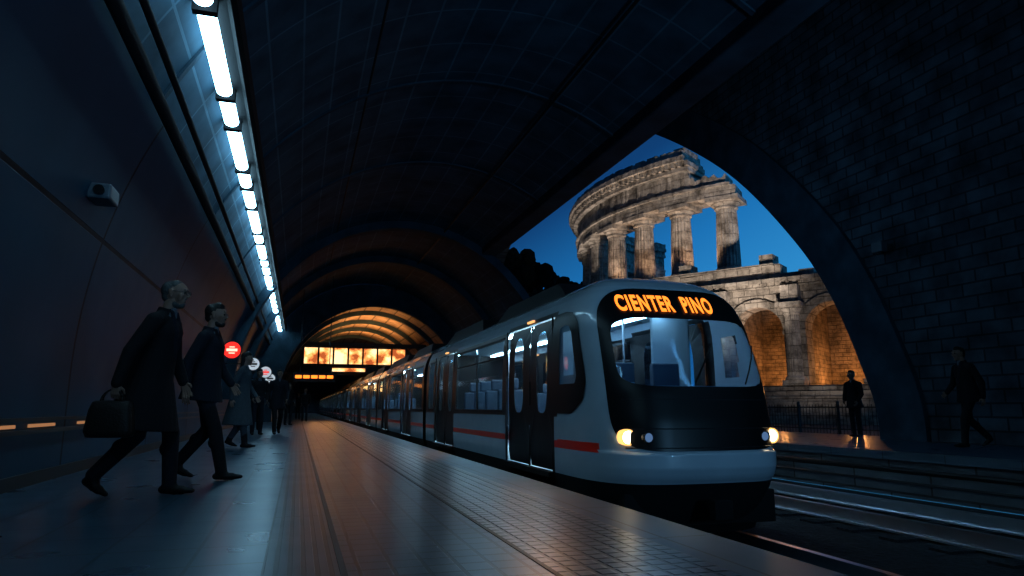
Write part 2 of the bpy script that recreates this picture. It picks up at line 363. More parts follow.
# ------------------------------------------------------------------ TRAIN
TR=empty('metro_train'); XC=3.87; YB=7.4; NE=3.8
WT=[(-.5,.93),(-.2,1.0),(0,1.04),(.3,1.05),(.9,1.05),(1.3,1.045),(1.6,1.03),(1.75,1.005),(1.85,.97),(1.95,.915),(2.05,.83),(2.12,.73),(2.18,.6),(2.22,.42),(2.25,.02)]
YT=[(-.5,6.2),(-.2,6.05),(0,5.96),(.06,5.9),(.15,5.86),(.28,5.86),(.31,5.92),(.6,5.96),(.9,6.03),(1.2,6.14),(1.65,6.36),(1.85,6.49),(1.95,6.57),(2.05,6.7),(2.12,6.82),(2.18,6.98),(2.22,7.12),(2.25,7.35)]
def W(z): return float(np.interp(z,[a for a,_ in WT],[c for _,c in WT]))
def YFf(z): return float(np.interp(z,[a for a,_ in YT],[c for _,c in YT]))
def nose_y(x,z):
    q=min(1,abs(x)/W(z)); return YB-(YB-YFf(z))*(1-q**NE)**(1/NE)
def nose_x(y,z):
    q=min(1,max(0,(YB-y)/(YB-YFf(z)))); return W(z)*(1-q**NE)**(1/NE)
def wn(x,z,hw,z0,z1,e):
    return (abs(x)/(hw*W(z)))**e+(abs(z-(z0+z1)/2)/((z1-z0)/2))**e
WS=(.80,.93,1.65,6); MK=(.885,.31,2.01,7)
zl=sorted(set([round(a,3) for a,_ in YT]+[round(v,3) for v in np.arange(-.5,2.2,.035)]+[2.235]))
nth=97; vs=[];fs=[];mi=[]
for z in zl:
    w=W(z);yf=YFf(z)
    for k in range(nth):
        t=-math.pi/2+math.pi*k/(nth-1); s_,c_=math.sin(t),abs(math.cos(t))
        x=w*math.copysign(abs(s_)**(2/NE),s_); y=YB-(YB-yf)*c_**(2/NE) if c_>1e-6 else YB
        vs.append((XC+x,y,z))
for a in range(len(zl)-1):
    for k in range(nth-1):
        q=(a*nth+k,a*nth+k+1,(a+1)*nth+k+1,(a+1)*nth+k)
        cx=sum(vs[i][0] for i in q)/4-XC; cz=sum(vs[i][2] for i in q)/4; cy=sum(vs[i][1] for i in q)/4
        if cy<7.1 and wn(cx,cz,*WS)<1.06: continue
        if 6.9<cy<7.28 and 1.06<cz<1.58 and abs(cx)>.8: continue
        fs.append(q); mi.append(1 if cz<.0 else (2 if (.283<cz<.362 and cy>6.42) else 0))
mkobj('nose_shell',vs,fs,[M['white'],M['rubber'],M['red']],mi,True,TR)
def outline(hw,z0,z1,e,N_=96):
    P=[]
    for k in range(N_):
        t=2*math.pi*k/N_; c,s_=math.cos(t),math.sin(t)
        p=math.copysign(abs(c)**(2/e),c); q=math.copysign(abs(s_)**(2/e),s_)
        z=(z0+z1)/2+(z1-z0)/2*q; P.append((p*hw*W(z),z))
    return P
def patch(name,outer,inner,off,mat,rings=10):
    vs=[];fs=[];n=len(outer)
    for r in range(rings+1):
        t=r/rings
        for k in range(n):
            x=outer[k][0]*(1-t)+inner[k][0]*t; z=outer[k][1]*(1-t)+inner[k][1]*t
            vs.append((XC+x,nose_y(x,z)-off,z))
    for r in range(rings):
        for k in range(n):
            j=(k+1)%n; fs.append((r*n+k,r*n+j,(r+1)*n+j,(r+1)*n+k))
    return mkobj(name,vs,fs,mat,None,True,TR)
mo=outline(*MK); wo=outline(*WS)
patch('front_mask',mo,wo,.014,M['black'],14)
patch('windscreen',wo,[(0.001*math.cos(i),1.28) for i in range(96)],.010,M['wind'])
cu=bpy.data.curves.new('dest','FONT'); cu.body='CIENTER  PINO'; cu.size=.25; cu.align_x='CENTER'; cu.offset=.0085; cu.space_character=1.16
to=bpy.data.objects.new('t',cu); COL.objects.link(to)
bpy.context.view_layer.update()
dg=bpy.context.evaluated_depsgraph_get(); tm=bpy.data.meshes.new_from_object(to.evaluated_get(dg)); bpy.data.objects.remove(to)
xsn=[v.co.x for v in tm.vertices]; wd=max(xsn)-min(xsn); k=1.12/wd
for v in tm.vertices:
    x=v.co.x*k-.15; z=1.735+v.co.y*1.02; v.co=(XC+x,nose_y(x,z)-.03,z)
tm.materials.clear(); tm.materials.append(M['dest'])
o=bpy.data.objects.new('destination_text',tm); COL.objects.link(o); o.parent=TR
for x,z,r,mt in ((-.82,.44,.06,'head'),(.80,.44,.06,'head'),(-.66,.44,.042,'head2'),(.64,.44,.042,'head2')):
    y=nose_y(x,z)-.02; b=MB()
    b.tube((XC+x,y+.08,z),(XC+x,y-.012,z),r,24); b.obj('headlight_lens',[M[mt]],parent=TR)
    b=MB(); n=24
    vs=[];fs=[]
    for rr,yy in ((r,y-.012),(r*1.10,y-.024),(r*1.28,y-.02),(r*1.35,y+.08)):
        for k in range(n): vs.append((XC+x+rr*math.cos(6.2832*k/n),yy,z+rr*math.sin(6.2832*k/n)))
    for q in range(3):
        for k in range(n): fs.append((q*n+k,q*n+(k+1)%n,(q+1)*n+(k+1)%n,(q+1)*n+k))
    b.add(vs,fs); b.obj('headlight_bezel',[M['headring'] if mt=='head' else M['dark']],True,TR)  # rim of the main lamps glows as their imitated halo
b=MB()
for sx in (-.1,.5):
    P=[(sx+.32*t,.96+.42*t) for t in (0,.33,.66,1)]
    for p,q in zip(P[:-1],P[1:]): b.tube((XC+p[0],nose_y(*p)-.03,p[1]),(XC+q[0],nose_y(*q)-.03,q[1]),.008,6)
b.obj('wipers',[M['rubber']],parent=TR)
b=MB()
for z in (.80,.52,.34):
    P=[(-.84+1.68*i/24,z) for i in range(25)]
    for p,q in zip(P[:-1],P[1:]): b.tube((XC+p[0],nose_y(*p)-.012,z),(XC+q[0],nose_y(*q)-.012,z),.006,6)
b.obj('panel_line',[M['dark']],parent=TR)
b=MB(); b.tube((XC,5.85,-.22),(XC,6.3,-.22),.06,14); b.box(XC-.10,XC+.10,5.78,5.88,-.32,-.14); b.box(XC-.85,XC+.85,6.15,6.3,-.42,-.1); b.obj('coupler',[M['rubber']],parent=TR,bevel=.01)
def side_patch(name,sgn,poly,off,mat,inner=None,rings=6):
    n=len(poly); vs=[];fs=[]
    c=(sum(p[0] for p in poly)/n,sum(p[1] for p in poly)/n)
    for r in range(rings+1):
        t=r/rings
        for k,p in enumerate(poly):
            q=inner[k] if inner else c
            y=p[0]*(1-t)+q[0]*t; z=p[1]*(1-t)+q[1]*t
            vs.append((XC+sgn*(nose_x(y,z)+off) if y<YB else XC+sgn*(W(z)+off),y,z))
    for r in range(rings):
        for k in range(n):
            j=(k+1)%n; fs.append((r*n+k,r*n+j,(r+1)*n+j,(r+1)*n+k))
    mkobj(name,vs,fs,mat,None,True,TR)
def resample(P,n):
    P=P+[P[0]]; d=[0]
    for a,c in zip(P[:-1],P[1:]): d.append(d[-1]+math.dist(a,c))
    return [ (float(np.interp(t,d,[p[0] for p in P])),float(np.interp(t,d,[p[1] for p in P]))) for t in np.linspace(0,d[-1],n,endpoint=False)]
outp=resample([(7.54,.66),(7.54,1.80),(7.2,1.80),(7.0,1.77),(6.85,1.66),(6.68,1.2),(6.62,.98),(6.68,.80),(6.95,.66)],72)
inp=resample([(7.3,.98),(7.3,1.62),(7.15,1.64),(7.04,1.62),(6.97,1.54),(6.86,1.2),(6.82,1.06),(6.86,.98)],72)
for sg in (-1,1):
    side_patch('cab_side_mask',sg,outp,.012,M['black'],inp); side_patch('cab_side_window',sg,inp,.010,M['glass'])
ZL=[-.5,-.2,0,.06,.28,.36,.62,.68,.9,1.2,1.45,1.6,1.72,1.79,1.85,1.9,1.95,2.0,2.05,2.09,2.12,2.155,2.18,2.2,2.22,2.238,2.25]
def plate_hole(mb,xf,y0,y1,z0,z1,hy0,hy1,hz0,hz1,e=5,N_=48,mi=0,mg=1):
    cy,cz=(hy0+hy1)/2,(hz0+hz1)/2; vs=[];vi=[]
    for k in range(N_):
        t=2*math.pi*(k+.5)/N_; c,s_=math.cos(t),math.sin(t); m_=max(abs(c),abs(s_))
        oy=(y0+y1)/2+(y1-y0)/2*c/m_; oz=(z0+z1)/2+(z1-z0)/2*s_/m_
        hy=cy+(hy1-hy0)/2*math.copysign(abs(c)**(2/e),c); hz=cz+(hz1-hz0)/2*math.copysign(abs(s_)**(2/e),s_)
        vs.append((xf(oz),oy,oz)); vi.append((xf(hz),hy,hz))
    mb.add(vs+vi,[(k,(k+1)%N_,N_+(k+1)%N_,N_+k) for k in range(N_)],mi)
    mb.add(vi,[tuple(range(N_))],mg)
cars=[(YB,15.85,[(7.56,9.41),(12.95,14.8)],[(9.62,12.72),(14.98,15.6)])]
y=16.25
for c in range(9):
    cars.append((y,y+10,[(y+1.9,y+3.7),(y+6.6,y+8.4)],[(y+.25,y+1.7),(y+3.9,y+6.4),(y+8.6,y+9.7)])); y+=10.4
sh=MB(); dr=MB(); gl=MB(); fr=MB(); inn=MB(); lt=MB(); st=MB(); rf=MB(); dl=MB()
for ci,(c0,c1,D,Wn) in enumerate(cars):
    ys=set([c0,c1])
    for a,c in D: ys|={a,c,a-.06,c+.06}
    for a,c in Wn: ys|={a,c,a-.07,c+.07}
    ys=sorted(v for v in ys if c0<=v<=c1)
    for sg in (-1,1):
        for a,c in zip(ys[:-1],ys[1:]):
            my=(a+c)/2
            for z0,z1 in zip(ZL[:-1],ZL[1:]):
                mz=(z0+z1)/2
                if any(p<my<q for p,q in D) and 0<mz<1.79: continue
                if any(p<my<q for p,q in Wn) and .68<mz<1.72: continue
                m_=0
                if mz<0: m_=1
                elif .28<mz<.36: m_=2
                elif .62<mz<1.79: m_=3
                if any(p-.06<my<q+.06 for p,q in D) and 0<mz<1.85: m_=3
                sh.add([(XC+sg*W(z0),a,z0),(XC+sg*W(z0),c,z0),(XC+sg*W(z1),c,z1),(XC+sg*W(z1),a,z1)],[(0,1,2,3)],m_)
        for a,c in D:
            xf=lambda z: XC+sg*(W(z)-.035)
            mid=(a+c)/2
            for p,q in ((a,mid-.008),(mid+.008,c)):
                cc=(p+q)/2; hw=.2
                plate_hole(dr,xf,p,q,.01,1.78,cc-hw,cc+hw,.66,1.66,3.2)
            fr.box(min(XC+sg*(W(0)-.04),XC+sg*(W(0)+.06)),max(XC+sg*(W(0)-.04),XC+sg*(W(0)+.06)),a,c,-.06,-.005,2)
            for yy in (a,c): fr.tube((XC+sg*(W(0)-.0),yy,.0),(XC+sg*(W(1.6)),yy,1.79),.010,6,2)
            fr.tube((xf(.0)+sg*.01,mid,.0),(xf(1.79)+sg*.01,mid,1.78),.012,6,2)
            fr.tube((xf(.9)+sg*.02,mid-.08,.75),(xf(.9)+sg*.02,mid-.08,1.05),.010,6)
            dl.box(*sorted((XC+sg*(W(1.82)-.02),XC+sg*(W(1.82)+.02))),mid-.12,mid+.12,1.82,1.845)
        for a,c in Wn:
            g=.02
            gl.add([(XC+sg*(W(.68)-g),a,.68),(XC+sg*(W(.68)-g),c,.68),(XC+sg*(W(1.2)-g),c,1.2),(XC+sg*(W(1.2)-g),a,1.2),(XC+sg*(W(1.72)-g),c,1.72),(XC+sg*(W(1.72)-g),a,1.72)],[(0,1,2,3),(3,2,4,5)],0)
            k=max(1,round((c-a)/1.5))
            for j in range(1,k): fr.box(*sorted((XC+sg*(W(1.2)-.03),XC+sg*(W(1.2)-.005))),a+(c-a)*j/k-.025,a+(c-a)*j/k+.025,.68,1.6)
            if c-a>1: fr.box(*sorted((XC+sg*(W(1.45)-.03),XC+sg*(W(1.5)-.005))),a,c,1.44,1.465)
            for z in (.68,1.72): fr.box(*sorted((XC+sg*(W(z)-.05),XC+sg*(W(z)+.008))),a,c,z-.015,z+.015)
    for yy in ([c1] if ci==0 else [c0,c1]):
        prof=[(W(z),z) for z in ZL]; P=[(XC-w,yy,z) for w,z in prof]+[(XC+w,yy,z) for w,z in prof[::-1]]
        sh.add(P,[tuple(range(len(P)))],3)
    y0=c0-.2 if ci==0 else c0+.05
    inn.box(XC-1.0,XC+1.0,y0,c1-.05,-.06,-.02,0); inn.box(XC-.85,XC+.85,y0,c1-.05,1.93,1.96,0)
    for sx in (-.45,.45): lt.box(XC+sx-.05,XC+sx+.05,y0+.2,c1-.3,1.90,1.925)
    for a,c in Wn:
        k=int((c-a)/.75)
        for j in range(max(k,0)):
            yy=a+.2+j*.75
            for sx in (-.72,.72):
                if yy+.5<c1:
                    st.box(XC+sx-.22,XC+sx+.22,yy,yy+.42,.38,.46); st.box(XC+sx-.22,XC+sx+.22,yy+.38,yy+.46,.44,1.0); st.box(XC+sx-.12,XC+sx+.12,yy+.39,yy+.45,1.0,1.18); st.box(XC+sx-.04,XC+sx+.04,yy+.1,yy+.3,-.02,.38)
    for a,c in D:
        for sx in (-.35,.35): fr.tube((XC+sx,(a+c)/2,-.02),(XC+sx,(a+c)/2,1.93),.016,8,1)
    ra=c0+.35 if ci==0 else c0+.6
    for p,q in ((ra,ra+3.2),(ra+4.0,c1-.8)):
        rf.add([(XC-.78,p,2.08),(XC+.78,p,2.08),(XC+.78,q,2.08),(XC-.78,q,2.08),(XC-.6,p+.7,2.37),(XC+.6,p+.7,2.37),(XC+.6,q-.2,2.37),(XC-.6,q-.2,2.37)],[(0,1,5,4),(1,2,6,5),(2,3,7,6),(3,0,4,7),(4,5,6,7)])
    for yy in (c0+1.6,c1-2.2):
        for sx in (-.6,.6):
            for dy in (-.45,.45): fr.tube((XC+sx-.05,yy+dy,-.30),(XC+sx+.05,yy+dy,-.30),.25,20)
        fr.box(XC-.8,XC+.8,yy-.8,yy+.8,-.42,-.2)
for (a,b_) in zip(cars[:-1],cars[1:]):
    y0,y1=a[1],b_[0]; n=5
    for j in range(n):
        p=y0+(y1-y0)*j/n; q=y0+(y1-y0)*(j+1)/n
        for y_,yy,s0,s1 in ((p,(p+q)/2,.9,.96),((p+q)/2,q,.96,.9)):
            P0=[(XC+sg*W(z)*s0,y_,z*.97) for sg,zz in ((-1,ZL[2:]),(1,ZL[2:][::-1])) for z in zz]
            P1=[(XC+sg*W(z)*s1,yy,z*.97) for sg,zz in ((-1,ZL[2:]),(1,ZL[2:][::-1])) for z in zz]
            m_=len(P0); rf.add(P0+P1,[(k,k+1,m_+k+1,m_+k) for k in range(m_-1)])
sh.obj('body_shell',[M['white'],M['rubber'],M['red'],M['black']],parent=TR)
M['dglass']=glassmat('door_glass',(.85,.94,1),.04,.3)
dr.obj('doors',[M['black'],M['dglass']],parent=TR)
gl.obj('side_windows',[M['glass']],parent=TR)
dl.obj('door_lamps',[M['doorlamp']],parent=TR)
fr.obj('frames',[M['dark'],M['rail'],M['rubber']],parent=TR)
inn.obj('interior',[M['inwall']],parent=TR); lt.obj('interior_lights',[M['inlight']],parent=TR); st.obj('seats',[M['seat']],parent=TR,bevel=.03)
rf.obj('roof_units',[M['dark']],parent=TR)
b=MB(); b.box(XC-.8,XC+.8,6.45,6.85,.0,.9,0); b.box(XC-.45,XC-.05,6.95,7.4,.5,.62,1)
b.box(XC-.43,XC-.07,7.36,7.46,.6,1.25,1); b.box(XC+.15,XC+.55,6.95,7.4,.5,.62,1); b.box(XC+.17,XC+.53,7.36,7.46,.6,1.25,1)
b.box(XC-.9,XC-.35,7.7,7.74,-.02,1.9,2); b.box(XC+.35,XC+.9,7.7,7.74,-.02,1.9,2)
b.obj('cab_interior',[M['rubber'],M['seat'],M['inwall']],parent=TR,bevel=.02)
b=MB(); b.box(XC-.45,XC-.05,6.9,6.96,1.80,1.82); b.obj('cab_light',[M['inlight']],parent=TR)
b=MB(); b.box(XC-.9,XC+.9,6.4,100,-.3,-.06); b.obj('underframe',[M['rubber']],parent=TR)

# ------------------------------------------------------------------ RUINS
CX,CY=34.7,42.3
RU=empty('ancient_amphitheatre_ruin')
def P(a,r): return (CX+(r-1.3)*math.cos(math.radians(a)),CY+(r-1.3)*math.sin(math.radians(a)))
def band(mb,r0,r1,z0,z1,a0,a1,step=1.0,jit=.0,mi=0,topfn=None):
    n=max(2,int((a1-a0)/step)); rows=[]
    for k in range(n+1):
        a=a0+(a1-a0)*k/n; zt=z1 if topfn is None else topfn(a)
        j=lambda: random.uniform(-jit,jit)
        x0,y0=P(a,r0+j()); x1,y1=P(a,r1+j()); rows.append([(x0,y0,z0),(x1,y1,z0),(x1,y1,zt+j()),(x0,y0,zt+j())])
    vs=[v for r_ in rows for v in r_]; fs=[]
    for k in range(n):
        a_=4*k
        for q in range(4): fs.append((a_+q,a_+(q+1)%4,a_+4+(q+1)%4,a_+4+q))
    fs+=[(0,3,2,1),(4*n,4*n+1,4*n+2,4*n+3)]
    mb.add(vs,fs,mi)
b=MB()
rag=lambda base,amp: (lambda a: base+amp*(math.sin(a*3.1)*.3+math.sin(a*7.7)*.3+random.uniform(-.4,.4)))
band(b,15.1,16.9,12.7,13.3,100,222,.8,.03)
band(b,15.0,17.05,13.3,13.45,100,221,.8,.03)
band(b,15.2,16.8,13.45,14.0,100,220,.6,.05,topfn=lambda a:14.6 if a<212 else 13.8+.4*random.random())
band(b,14.9,17.2,14.6,14.85,100,212.5,.8,.03)
a=100
while a<212: band(b,15,17.4,14.85,15.15,a,a+.8,.8); a+=1.6
band(b,15.1,17.0,14.8,15.2,100,212,.8)
band(b,14.8,17.55,15.15,15.45,100,212,.6,.03)
band(b,14.9,17.3,15.45,16,100,211.5,.6,.04,topfn=rag(15.88,.08))
a=101
while a<210: band(b,15.2,17.0,15.8,16.05+random.random()*.12,a,a+2.6,1,.03); a+=3.6
band(b,15.0,17.0,0,6.8,120,206,1.2,.05); band(b,15.0,17.0,6.72,7.6,120,232,1.2,.05); band(b,14.6,17.5,7.6,8.1,120,230,.8,.05)
band(b,14.7,17.25,7.1,7.35,120,230,.8,.02)
b.obj('entablature_and_drum',[M['stone']],parent=RU)
b=MB()
for k in range(9):
    a=219-11.2*k; x,y=P(a,16)
    b.revolve(x,y,[(.92,8.1),(.92,8.28),(.82,8.30),(.86,8.42),(.76,8.54),(.72,8.6)],32)
    sp=[(.68-.10*t**1.5,8.58+3.5*t) for t in np.linspace(0,1,10)]
    b.revolve(x,y,sp,100,flute=20,depth=.09)
    b.revolve(x,y,[(.60,12.05),(.67,12.1),(.67,12.18),(.62,12.2),(.76,12.36),(.92,12.46)],32)
    ca,sa=math.cos(math.radians(a)),math.sin(math.radians(a))
    b.box(-.95,.95,-.95,.95,12.46,12.72,T=lambda v:(x+v[0]*ca-v[1]*sa,y+v[0]*sa+v[1]*ca,v[2]))
o=b.obj('columns',[M['stone']],smooth=True,parent=RU,auto=35)
A=Vector((20.5,32.5)); ev=Vector((.57,-.823)).normalized(); nv=Vector((ev.y,-ev.x)); 
if nv.dot(Vector((-1,-1)))<0: nv=-nv
def F(s,d,z): p=A+ev*s+nv*d; return (p.x,p.y,z)
cent=[-.2,3.4,7.0,10.6,14.2]; HW=1.28; ZB=1.8; ZS=4.55
ss=[]
for c in cent:
    ss+= [(c-HW,ZB)]+[(c-HW*math.cos(math.pi*k/20),ZS+HW*math.sin(math.pi*k/20)) for k in range(21)]+[(c+HW,ZB)]
ss=[(-2.2,ZB)]+ss+[(16.5,ZB)]
b=MB(); n=len(ss)
vs=[F(s,0,z) for s,z in ss]+[F(s,0,6.9) for s,z in ss]+[F(s,-1.2,z) for s,z in ss]+[F(s,-1.2,6.9) for s,z in ss]
fs=[]
for k in range(n-1): fs+=[(k,k+1,n+k+1,n+k),(2*n+k,3*n+k,3*n+k+1,2*n+k+1),(k,2*n+k,2*n+k+1,k+1)]
b.add(vs,fs)
def fb(mb,s0,s1,d0,d1,z0,z1,mi=0): mb.box(s0,s1,d0,d1,z0,z1,mi,T=lambda v:F(*v))
fb(b,-2.4,16.6,-1.3,.25,6.75,7.0); fb(b,-2.4,16.6,-1.3,.45,7.0,7.2); 
s=-2.2
while s<16: fb(b,s,s+.16,.0,.36,6.83,7.0); s+=.36
s=-2.3
while s<16:
    w_=random.uniform(.5,1.1); h_=8.0 if s<3.8 else (7.65 if s<6.2 else 7.3)
    fb(b,s,s+w_,-1.2,.0+random.uniform(-.08,.05),7.2,h_+random.uniform(-.18,.12)); s+=w_
fb(b,-.9,-.2,-1.2,-.2,7.9,8.6); fb(b,3.6,4.3,-1.2,-.2,7.9,8.6)
fb(b,-2.4,4.4,-1.25,.12,7.9,8.05)
for c in cent:
    for r0,r1,d in ((HW,HW+.28,.12),(HW+.28,HW+.4,.18)):
        m_=20; vs=[]
        for k in range(m_+1):
            t=math.pi*k/m_
            for r_,dd in ((r0,-.02),(r0,d),(r1,d),(r1,-.02)): vs.append(F(c-r_*math.cos(t),dd,ZS+r_*math.sin(t)))
        b.add(vs,[(4*k+q,4*k+(q+1)%4,4*k+4+(q+1)%4,4*k+4+q) for k in range(m_) for q in range(4)])
    for sg in (-1,1): fb(b,*sorted((c+sg*(HW-.03),c+sg*(HW+.45))),-.1,.16,ZS-.22,ZS)
fb(b,-2.6,16.8,-6.5,.3,0,ZB-.02); fb(b,-2.5,16.7,-.2,.5,ZB-.25,ZB)
for k in range(7): fb(b,-2.6,16.8,.3,.5+.38*(7-k),(k)*.25,(k+1)*.25-.02 if k==6 else (k+1)*.25)
b.obj('arcade_wall',[M['stoneb']],parent=RU)
b=MB(); fb(b,-2.4,16.6,-6,-5.6,ZB,6.8); fb(b,-2.4,16.6,-6,-1.2,6.4,6.7)
for c in [1.6,5.2,8.8,12.4]: fb(b,c-.25,c+.25,-5.6,-1.2,ZB,6.5)
b.obj('arcade_back_wall',[M['stone2']],parent=RU)
b=MB()
for c in (1.6,5.2,8.8,12.4):
    p=F(c,.35,0)
    fb(b,c-.5,c+.5,-.1,.9,ZB,ZB+.25)
    b.revolve(p[0],p[1],[(.48,ZB+.25),(.5,ZB+.35),(.42,ZB+.45)],28)
    b.revolve(p[0],p[1],[(.38-.05*t,ZB+.45+3.0*t) for t in np.linspace(0,1,8)],72,flute=18,depth=.08)
    b.revolve(p[0],p[1],[(.35,5.25),(.4,5.3),(.4,5.36),(.38,5.38),(.5,5.55),(.6,5.66)],28)
    fb(b,c-.60,c+.60,-.25,.96,5.66,5.86); fb(b,c-.42,c+.42,-.1,.6,5.86,6.76)
b.obj('arcade_columns',[M['stone']],parent=RU,smooth=True,auto=35)
b=MB(); b.box(XW+1.4,160,-40,200,-.2,-.0); b.obj('ground',[M['ground']])
def tree(x,y,z0,h,cr_):
    E=empty('stone_pine_tree'); b=MB()
    pts=[(x,y,z0),(x+.2,y,z0+h*.35),(x-.1,y+.1,z0+h*.7)]
    b.tube(pts[0],pts[1],.35,10,r1=.26); b.tube(pts[1],pts[2],.26,10,r1=.15)
    for k in range(5):
        a=k*1.26; b.tube((x,y,z0+h*.55),(x+cr_*.6*math.cos(a),y+cr_*.6*math.sin(a),z0+h*.78),.1,6,r1=.04)
    b.obj('trunk',[M['bark']],True,E)
    bm=bmesh.new()
    for k in range(60):
        a=random.uniform(0,6.28); rr=cr_*math.sqrt(random.random()); zz=z0+h*.8+random.uniform(-.12,.14)*h*(1-rr/cr_*.6)
        bmesh.ops.create_icosphere(bm,subdivisions=2,radius=random.uniform(.4,1.0)*cr_*.26,matrix=Matrix.Translation((x+rr*math.cos(a),y+rr*math.sin(a),zz)))
    for v in bm.verts: v.co+=Vector((random.uniform(-.15,.15),random.uniform(-.15,.15),random.uniform(-.18,.18)))
    me=bpy.data.meshes.new('foliage'); bm.to_mesh(me); bm.free(); me.materials.append(M['leaf']); o=bpy.data.objects.new('foliage',me); COL.objects.link(o); o.parent=E
tree(18.6,59,0,16,3.2); tree(25.5,66,0,15.5,3.0); tree(33,76,0,15,3.6)
E=empty('iron_fence'); b=MB()
for z in (.12,.72): b.box(14.46,14.50,14.3,24,z,z+.035)
y=14.3
while y<24:
    b.tube((14.48,y,0),(14.48,y,.82),.010,6); y+=.13
for y in np.arange(14.3,24.1,1.6): b.box(14.45,14.51,y-.03,y+.03,0,.9)
b.obj('railing',[M['dark']],parent=E)

# ------------------------------------------------------------------ PEOPLE
PM={}
def pm(k,c,r=.85): 
    if k not in PM: PM[k]=pmat('cloth_'+k,c,r,noise=.15,nscale=30,bump=.15,bscale=60,spec=.2)
    return PM[k]
SKIN=pmat('skin',(.20,.11,.08),.55,spec=.3)
EYE=pmat('eye',(.03,.025,.02),.2); LIP=pmat('lips',(.16,.07,.055),.5)
def rc_mesh(p):
    p0,p1,r0,r1,sl,sd,tag,flat=p
    p0=Vector(p0);p1=Vector(p1); d=(p1-p0)
    if d.length<1e-5: d=Vector((0,0,1e-4)); p1=p0+d
    d.normalize(); Lr=Vector((0,1,0)); 
    if abs(d.dot(Lr))>.95: Lr=Vector((0,0,1))
    lat=(Lr-d*Lr.dot(d)).normalized(); dep=d.cross(lat)
    n=24; rings=[]
    if flat: rings=[(p0,r0),(p1,r1)]
    else:
        for k in range(7):
            t=-math.pi/2+.05+(math.pi/2-.05)*k/6; rings.append((p0+d*r0*math.sin(t),r0*math.cos(t)))
        for k in range(7):
            t=(math.pi/2-.05)*k/6; rings.append((p1+d*r1*math.sin(t),r1*math.cos(t)))
    vs=[];fs=[]
    for c,r in rings:
        for k in range(n):
            a=6.28318*k/n; vs.append(c+lat*r*sl*math.cos(a)+dep*r*sd*math.sin(a))
    for q in range(len(rings)-1):
        for k in range(n): fs.append((q*n+k,q*n+(k+1)%n,(q+1)*n+(k+1)%n,(q+1)*n+k))
    fs+=[tuple(range(n))[::-1],tuple((len(rings)-1)*n+k for k in range(n))]
    return vs,fs
def rc_dist(p,Q):
    p0,p1,r0,r1,sl,sd,tag,flat=p
    p0=np.array(p0,float);p1=np.array(p1,float); d=p1-p0; L_=np.linalg.norm(d)
    if L_<1e-5: d=np.array([0,0,1.]);L_=1e-5
    else: d=d/L_
    Lr=np.array([0,1.,0])
    if abs(d@Lr)>.95: Lr=np.array([0,0,1.])
    lat=Lr-d*(Lr@d); lat/=np.linalg.norm(lat); dep=np.cross(d,lat)
    q=Q-p0; t=q@d; a=q@lat/sl; c=q@dep/sd; tc_=np.clip(t,0,L_); r=r0+(r1-r0)*tc_/L_
    return np.sqrt((t-tc_)**2+a*a+c*c)-r
def remesh(prims,voxel,smooth=3):
    vs=[];fs=[]
    for p in prims:
        v,f=rc_mesh(p); b0=len(vs); vs+=v; fs+=[tuple(b0+i for i in q) for q in f]
    me=bpy.data.meshes.new('tmp'); me.from_pydata([tuple(v) for v in vs],[],fs)
    o=bpy.data.objects.new('tmp',me); COL.objects.link(o)
    m_=o.modifiers.new('r','REMESH'); m_.mode='VOXEL'; m_.voxel_size=voxel
    s_=o.modifiers.new('s','SMOOTH'); s_.factor=.5; s_.iterations=smooth
    bpy.context.view_layer.update(); dg=bpy.context.evaluated_depsgraph_get()
    ev_=bpy.data.meshes.new_from_object(o.evaluated_get(dg)); bpy.data.objects.remove(o)
    V=np.empty(len(ev_.vertices)*3); ev_.vertices.foreach_get('co',V); V=V.reshape(-1,3)
    Fc=[tuple(p.vertices) for p in ev_.polygons]
    tags=sorted(set(p[6] for p in prims)); 
    C=np.array([V[list(f)].mean(axis=0) for f in Fc]) if Fc else np.zeros((0,3))
    best=np.full(len(Fc),1e9); bi=np.zeros(len(Fc),int)
    for p in prims:
        d=rc_dist(p,C); k=d<best; best[k]=d[k]; bi[k]=tags.index(p[6])
    return V,Fc,[tags[i] for i in bi]
